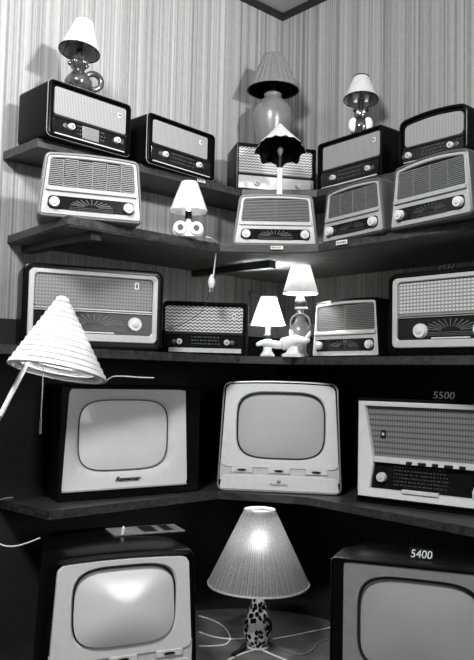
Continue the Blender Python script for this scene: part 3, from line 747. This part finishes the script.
# white dolphin-like dish in front of them
b = MB(); 
pts = smooth([(-.125, 0, .052), (-.10, 0, .062), (-.06, 0, .060), (-.02, 0, .055), (.02, 0, .066), (.06, 0, .078), (.10, 0, .076), (.125, 0, .085)], 5)
n = len(pts); b.tube(pts, [.004+.020*math.sin(PI*min(1, (i+1)/n*1.0))**.7*(.75 if i < n*.45 else 1.25) for i in range(n)], 14)
b.tube([(.105, 0, .08), (.122, 0, .11), (.128, 0, .135)], [.010, .008, .002], 8)
b.xf(Matrix.Diagonal((1, 1.3, 1, 1)))
by = at_y(283, 352, 3.47); by.z = Z3
D = thing('ceramic_bird', 'white glazed bird figure lying between the two lit lamps', 'figurine', by)
b.build('bird_body', WHITEC, D)
MB().lathe([(.001, 0), (.05, 0), (.052, .012), (.03, .022), (.026, .05), (.001, .05)], 22, (.045, 0, 0), fn=lambda r, z, a, i: r*(1+.08*math.cos(7*a))).build('foot', WHITEC, D)

# conical louvred lamp on a bent arm, standing on the floor at the left
yc = 1.9; apex = at_y(58.2, 292.7, yc); cen = at_y(57.5, 372.5, yc); R8 = .124; H8 = .205
foot = Vector((-.78, 1.72, 0))
L = thing('floor_lamp', 'white louvred cone lamp on a pale arm in the left foreground', 'lamp', foot)
prof = []
n8 = 13
for k in range(n8):
    f0, f1 = k/n8, (k+1)/n8; ra = R8*(1-f0*.91); rb = R8*(1-f1*.91)
    prof += [(ra, H8*f0), (rb+(ra-rb)*.55, H8*(f0+(f1-f0)*.74)), (rb-.010, H8*(f0+(f1-f0)*.80))]
prof += [(R8*.075, H8), (.001, H8)]
inner = [(max(.001, r-.0115), z-.002) for r, z in prof[::-1]]
SH = Matrix.Identity(4); SH[0][2] = -.15
M8 = Matrix.Translation(cen-foot) @ SH @ Matrix.Rotation(math.radians(8.0), 4, 'Y') @ Matrix.Rotation(math.radians(-11), 4, 'X')
s8 = MB().lathe(prof+inner+[prof[0]], 64).xf(M8).build('lamp_shade', mat('white_enamel_louvre', .93, .5, .4, trans=.22), L, ang=30)
MB().ball((.02, .0, .085), .028, .028, .034, 18, 10).xf(M8).build('bulb', glow('lamp_bulb_cone', 40), L)
MB().lathe([(.001, .105), (.018, .105), (.018, .19), (.001, .19)], 16).xf(M8).build('bulb_holder', SHELLD, L)
p0 = at_y(31, 355, 1.92)-foot; p1 = at_y(0, 416, 1.86)-foot; p2 = p1+(p1-p0)*1.05
MB().tube([M8 @ Vector((-.012, 0, .12)), p0+(p0-p1)*.02, p0, (p0+p1)/2, p1, p2, Vector((0, 0, .62)), Vector((0, 0, .02))], .0065, 10).build('arm', IVORY, L)
MB().lathe([(.001, 0), (.13, 0), (.13, .012), (.05, .022), (.012, .03), (.001, .03)], 36).build('base', BAKE, L)
q0 = at_y(43.5, 366, 1.88)-foot; q1 = at_y(40.8, 418, 1.88)-foot; q2 = at_y(40.2, 434, 1.88)-foot
MB().tube([q0+Vector((0, 0, .03)), q0, (q0+q1)/2, q1], .0017, 6).build('pull_cord', CORDW, L)
MB().tube([q1, q1*.9+q2*.1, q2], [.0022, .0034, .003], 10).build('cord_handle', MID, L)

# leopard-spotted lamp at the bottom
bB = at_z(257.2, 646, Z5+.005); yB = bB.y; kB = yB/FPX*1.06; ztop = at_y(258, 593, yB).z-bB.z
L = thing('table_lamp', 'lit lamp with leopard-spotted bottle base and pleated shade, on the round mat', 'lamp', bB)
hB = ztop+.015
MB().lathe([(.001, .0), (.040, 0), (.044, .006), (.050, .02), (.062, .05), (.064, .068), (.058, .10), (.044, .145), (.030, .185), (.019, .22), (.016, hB), (.001, hB)], 36).build('spotted_body', SPOT, L)
torus(MB(), (.036, -.038, .098), .020, .006, 'y', sz=1.5).build('dark_loop', BLACK, L)
MB().lathe([(.001, 0), (.052, 0), (.052, .005), (.001, .0055)], 28).build('white_foot', WHITEC, L)
zt, zb_ = at_y(258, 509.5, yB).z-bB.z, at_y(258, 583, yB).z-bB.z
bulb(L, (zt*.62+zb_*.38), glow('lamp_bulb_spotted', 150), .026)
MB().tube([(0, 0, hB-.002), (0, 0, zt*.62+zb_*.38-.055)], .009, 10).build('bulb_holder', BLACK, L)
SB = shade_mesh(.222, .068, zb_, zt, .0015, 144, fn=lambda r, z, a, i: r*(1+.012*math.cos(48*a)), rows=8).build('lamp_shade', LACE, L)
rim(SB, .222, zb_, IVORY, .004, n=72); rim(SB, .069, zt, IVORY, .003); rim(SB, .074, zt-.02, IVORY, .003)

# ------------------------------------------------------------------ small things
def cable(name, label, pts, r, m, cat='cable', group=None):
    pts = [Vector(p) for p in pts]; o0 = pts[0].copy()
    return tag(MB().tube([p-o0 for p in smooth(pts, 6)], r, 8).build(name, m, None, o0), label, cat, group)
# plug hanging over the edge of the second shelf
yp = at_z(216, 246, Z2).y-.02
t = thing('power_plug', 'white plug on a twisted cord hanging over the second shelf edge', 'plug', at_y(211.5, 282, yp))
o0 = Vector(t.location)
top = [at_z(206, 238, Z2)+Vector((0, .0, .004)), at_z(211, 239.5, Z2)+Vector((0, 0, .005))]
MB().tube([p-o0 for p in smooth(top+[at_y(216.5, 243.5, yp), at_y(215.5, 256, yp), at_y(214, 270, yp), at_y(213.5, 276, yp)], 5)], .003, 8).build('cord', CORDW, t)
MB().lathe([(.001, -.028), (.010, -.026), (.015, -.012), (.017, .0), (.013, .014), (.008, .026), (.004, .034), (.001, .034)], 16).build('plug_body', IVORY, t)
for s in (-1, 1): MB().tube([(s*.006, 0, -.026), (s*.006, 0, -.045)], .0022, 6).build('pin', CHROME, t)
yw = 3.40
cable('thin_wire', 'thin dark wire dangling in front of the low dark radio', [at_y(210, 289, yw), at_y(206, 303, yw), at_y(200, 313, yw), at_y(188, 321, yw), at_y(172, 327.5, yw), at_y(167, 327, yw)], .0016, CORDD)
# socket box on the wall below the second shelf
d = ray(251.6, 294); q = CORNER-EYEP; nn = DR; tt = (q.x*nn.x+q.y*nn.y)/(d.x*nn.x+d.y*nn.y); pw = EYEP+d*tt
t = thing('wall_socket', 'round junction box on the wallpaper under the second shelf', 'socket', pw, AL)
MB().disc_y(0, 0, [(.024, -.0008), (.024, -.010), (.020, -.014), (.014, -.014), (.013, -.012)], 28).build('socket_body', LOUV, t)
MB().disc_y(0, 0, [(.010, -.011), (.010, -.0145)], 16).build('socket_centre', MID, t)
# price tags
CHALK = mat('chalky_white_paint', .88, .9, .2)
def price(label, s, loc, rz, size=.034, w=None, ink=None):
    t = thing('price_tag', label, 'price tag', loc, rz)
    ww = w or size*2.6
    MB().box(-ww/2-.004, ww/2+.004, .0, .0015, 0, size*.95).build('card', BLACK, t)
    text_mesh(s, size, ink or CHALK, t, 0, -.001, size*.13, .12, 'digits', .0005, ww)
    return t
RZ14 = math.radians(-35.2)
p = at_y(443.5, 401.5, 2.98); Mi = Vector((0, 0, Z4+.459))
def on_top(px, z, root, yloc):                # point of a cabinet top seen in a pixel column, yloc behind its front
    th = root.rotation_euler.z; n = Vector((-math.sin(th), math.cos(th), 0)); d = ray(px, 400); o = Vector(root.location)+n*yloc
    tt = ((o.x)*n.x+(o.y)*n.y)/(d.x*n.x+d.y*n.y); v = d*tt; return Vector((v.x, v.y, z))
price('small black price card reading 5500, on the radio with piano keys', '5500', on_top(443.5, Z4+.4595, CONS, .02), RZ14, .042, .092)
price('small black price card reading 5400, on the grey-fronted television', '5400', on_top(422, Z5+.024+.5165, TV4, .09), math.radians(-19.3), .040, .075)
price('small black price card with faint figures, on the big radio at the right end', '9937', on_top(445.5, Z3+.3455, R13, .03), math.radians(-46.9), .026, .08, mat('faded_grey_paint', .42, .9, .2))
def small_tag(label, loc, rz, w=.05, h=.016):
    t = thing('price_label', label, 'label', loc, rz)
    MB().box(-w/2, w/2, -.001, 0, 0, h).build('card', PAPER, t)
    b = MB(); x = -w/2+.005
    while x < w/2-.008: b.box(x, x+.005, -.0016, -.0008, h*.25, h*.75); x += .0085
    b.build('print', SHELLD, t)
    return t
small_tag('small white label under the second radio of the top shelf', P(.83, .289, Z1-.016), AL, .05, .015)
small_tag('small white label on the shelf edge below the pale radio right of the corner', P(.655, 1.02, Z2-.020), AR, .06, .018)
small_tag('white card standing for the glare on the corner of the second shelf edge', P(.742, .722, Z2-.018), math.radians(-5), .055, .015)  # glare on the shelf edge, put in as a small white card
# booklet on the lower left television
bk = on_top(149, Z5, TV3, .33)
t = thing('booklet', 'grey printed booklet with a white ticket, on top of the glaring television', 'booklet', (bk.x, bk.y, Z5+.006+.5262), math.radians(24.2))
MB().box(-.15, .15, -.07, .07, 0, .005).build('pages', PAPERG, t)
b = MB(); b.box(-.02, .04, -.05, .06, .0052, .006); b.box(.07, .11, -.05, .06, .0052, .006); b.build('dark_print', BLACK, t)
MB().tube([(-.115, -.066, .005), (-.113, -.068, .03), (-.112, -.068, .038)], [.007, .007, .002], 8).build('white_ticket', PAPER, t)
# flexes
g0 = Z5+.0085
cable('lamp_flex', 'white flex looping beside the glaring television, left of the spotted lamp', [at_z(199, 616, g0), at_z(212, 620, g0), at_z(224, 627, g0), at_z(230, 637, g0), at_z(226, 644, g0), at_z(212, 646, g0), at_z(199, 646, g0)], .003, CORDW)
cable('lamp_flex', 'straight pale flex crossing the mat left of the spotted lamp', [at_z(199, 632, g0), at_z(215, 637, g0), at_z(232, 639, g0), at_z(245, 638, g0)], .003, CORDW)
cable('lamp_flex', 'straight white flex running right from the spotted lamp', [at_z(273, 639, g0), at_z(295, 635, g0), at_z(315, 631, g0), at_z(333, 627, g0)], .003, CORDW)
cable('lamp_flex', 'dark twisted flex curling over the mat, right of the spotted lamp', [at_z(270, 643, g0), at_z(288, 651, g0), at_z(302, 654.5, g0), at_z(312, 650, g0), at_z(318, 643, g0), at_z(326, 640, g0)], .0035, mat('grey_twisted_flex', .40, .6))
cable('lamp_flex', 'pale flex running forward left from the foot of the spotted lamp', [at_z(254, 650, g0), at_z(244, 653, g0), at_z(232, 658, g0), at_z(222, 664, g0)], .0035, CORDW)
cable('lamp_flex', 'pale flex running forward right from the foot of the spotted lamp', [at_z(262, 650, g0), at_z(271, 654, g0), at_z(281, 658, g0), at_z(294, 664, g0)], .0035, CORDW)
cable('black_plug', 'short black plug lying on the mat, left of the spotted lamp foot', [at_z(245, 645, g0+.008), at_z(240, 650, g0+.008), at_z(233, 655, g0+.008)], .010, BLACK, 'plug')
ya = 3.05
cable('thin_flex', 'thin pale flex along the top of the dark wide television', [at_y(104, 383, ya), at_y(112, 377, ya), at_y(122, 376.2, ya), at_y(138, 377.3, ya), at_y(154, 377.8, ya)], .0022, CORDW)
cable('thin_flex', 'thin pale flex sagging under the lowest shelf at far left', [at_y(-4, 542.5, 2.6), at_y(6, 546, 2.6), at_y(16, 546, 2.6), at_y(27, 543, 2.6), at_y(40, 538, 2.6)], .0024, CORDW)
cable('thin_flex', 'thin pale flex lying on the lowest shelf at far left', [at_z(-6, 502, Z4+.003), at_z(4, 498.5, Z4+.003), at_z(13, 497.5, Z4+.003)], .002, CORDW)
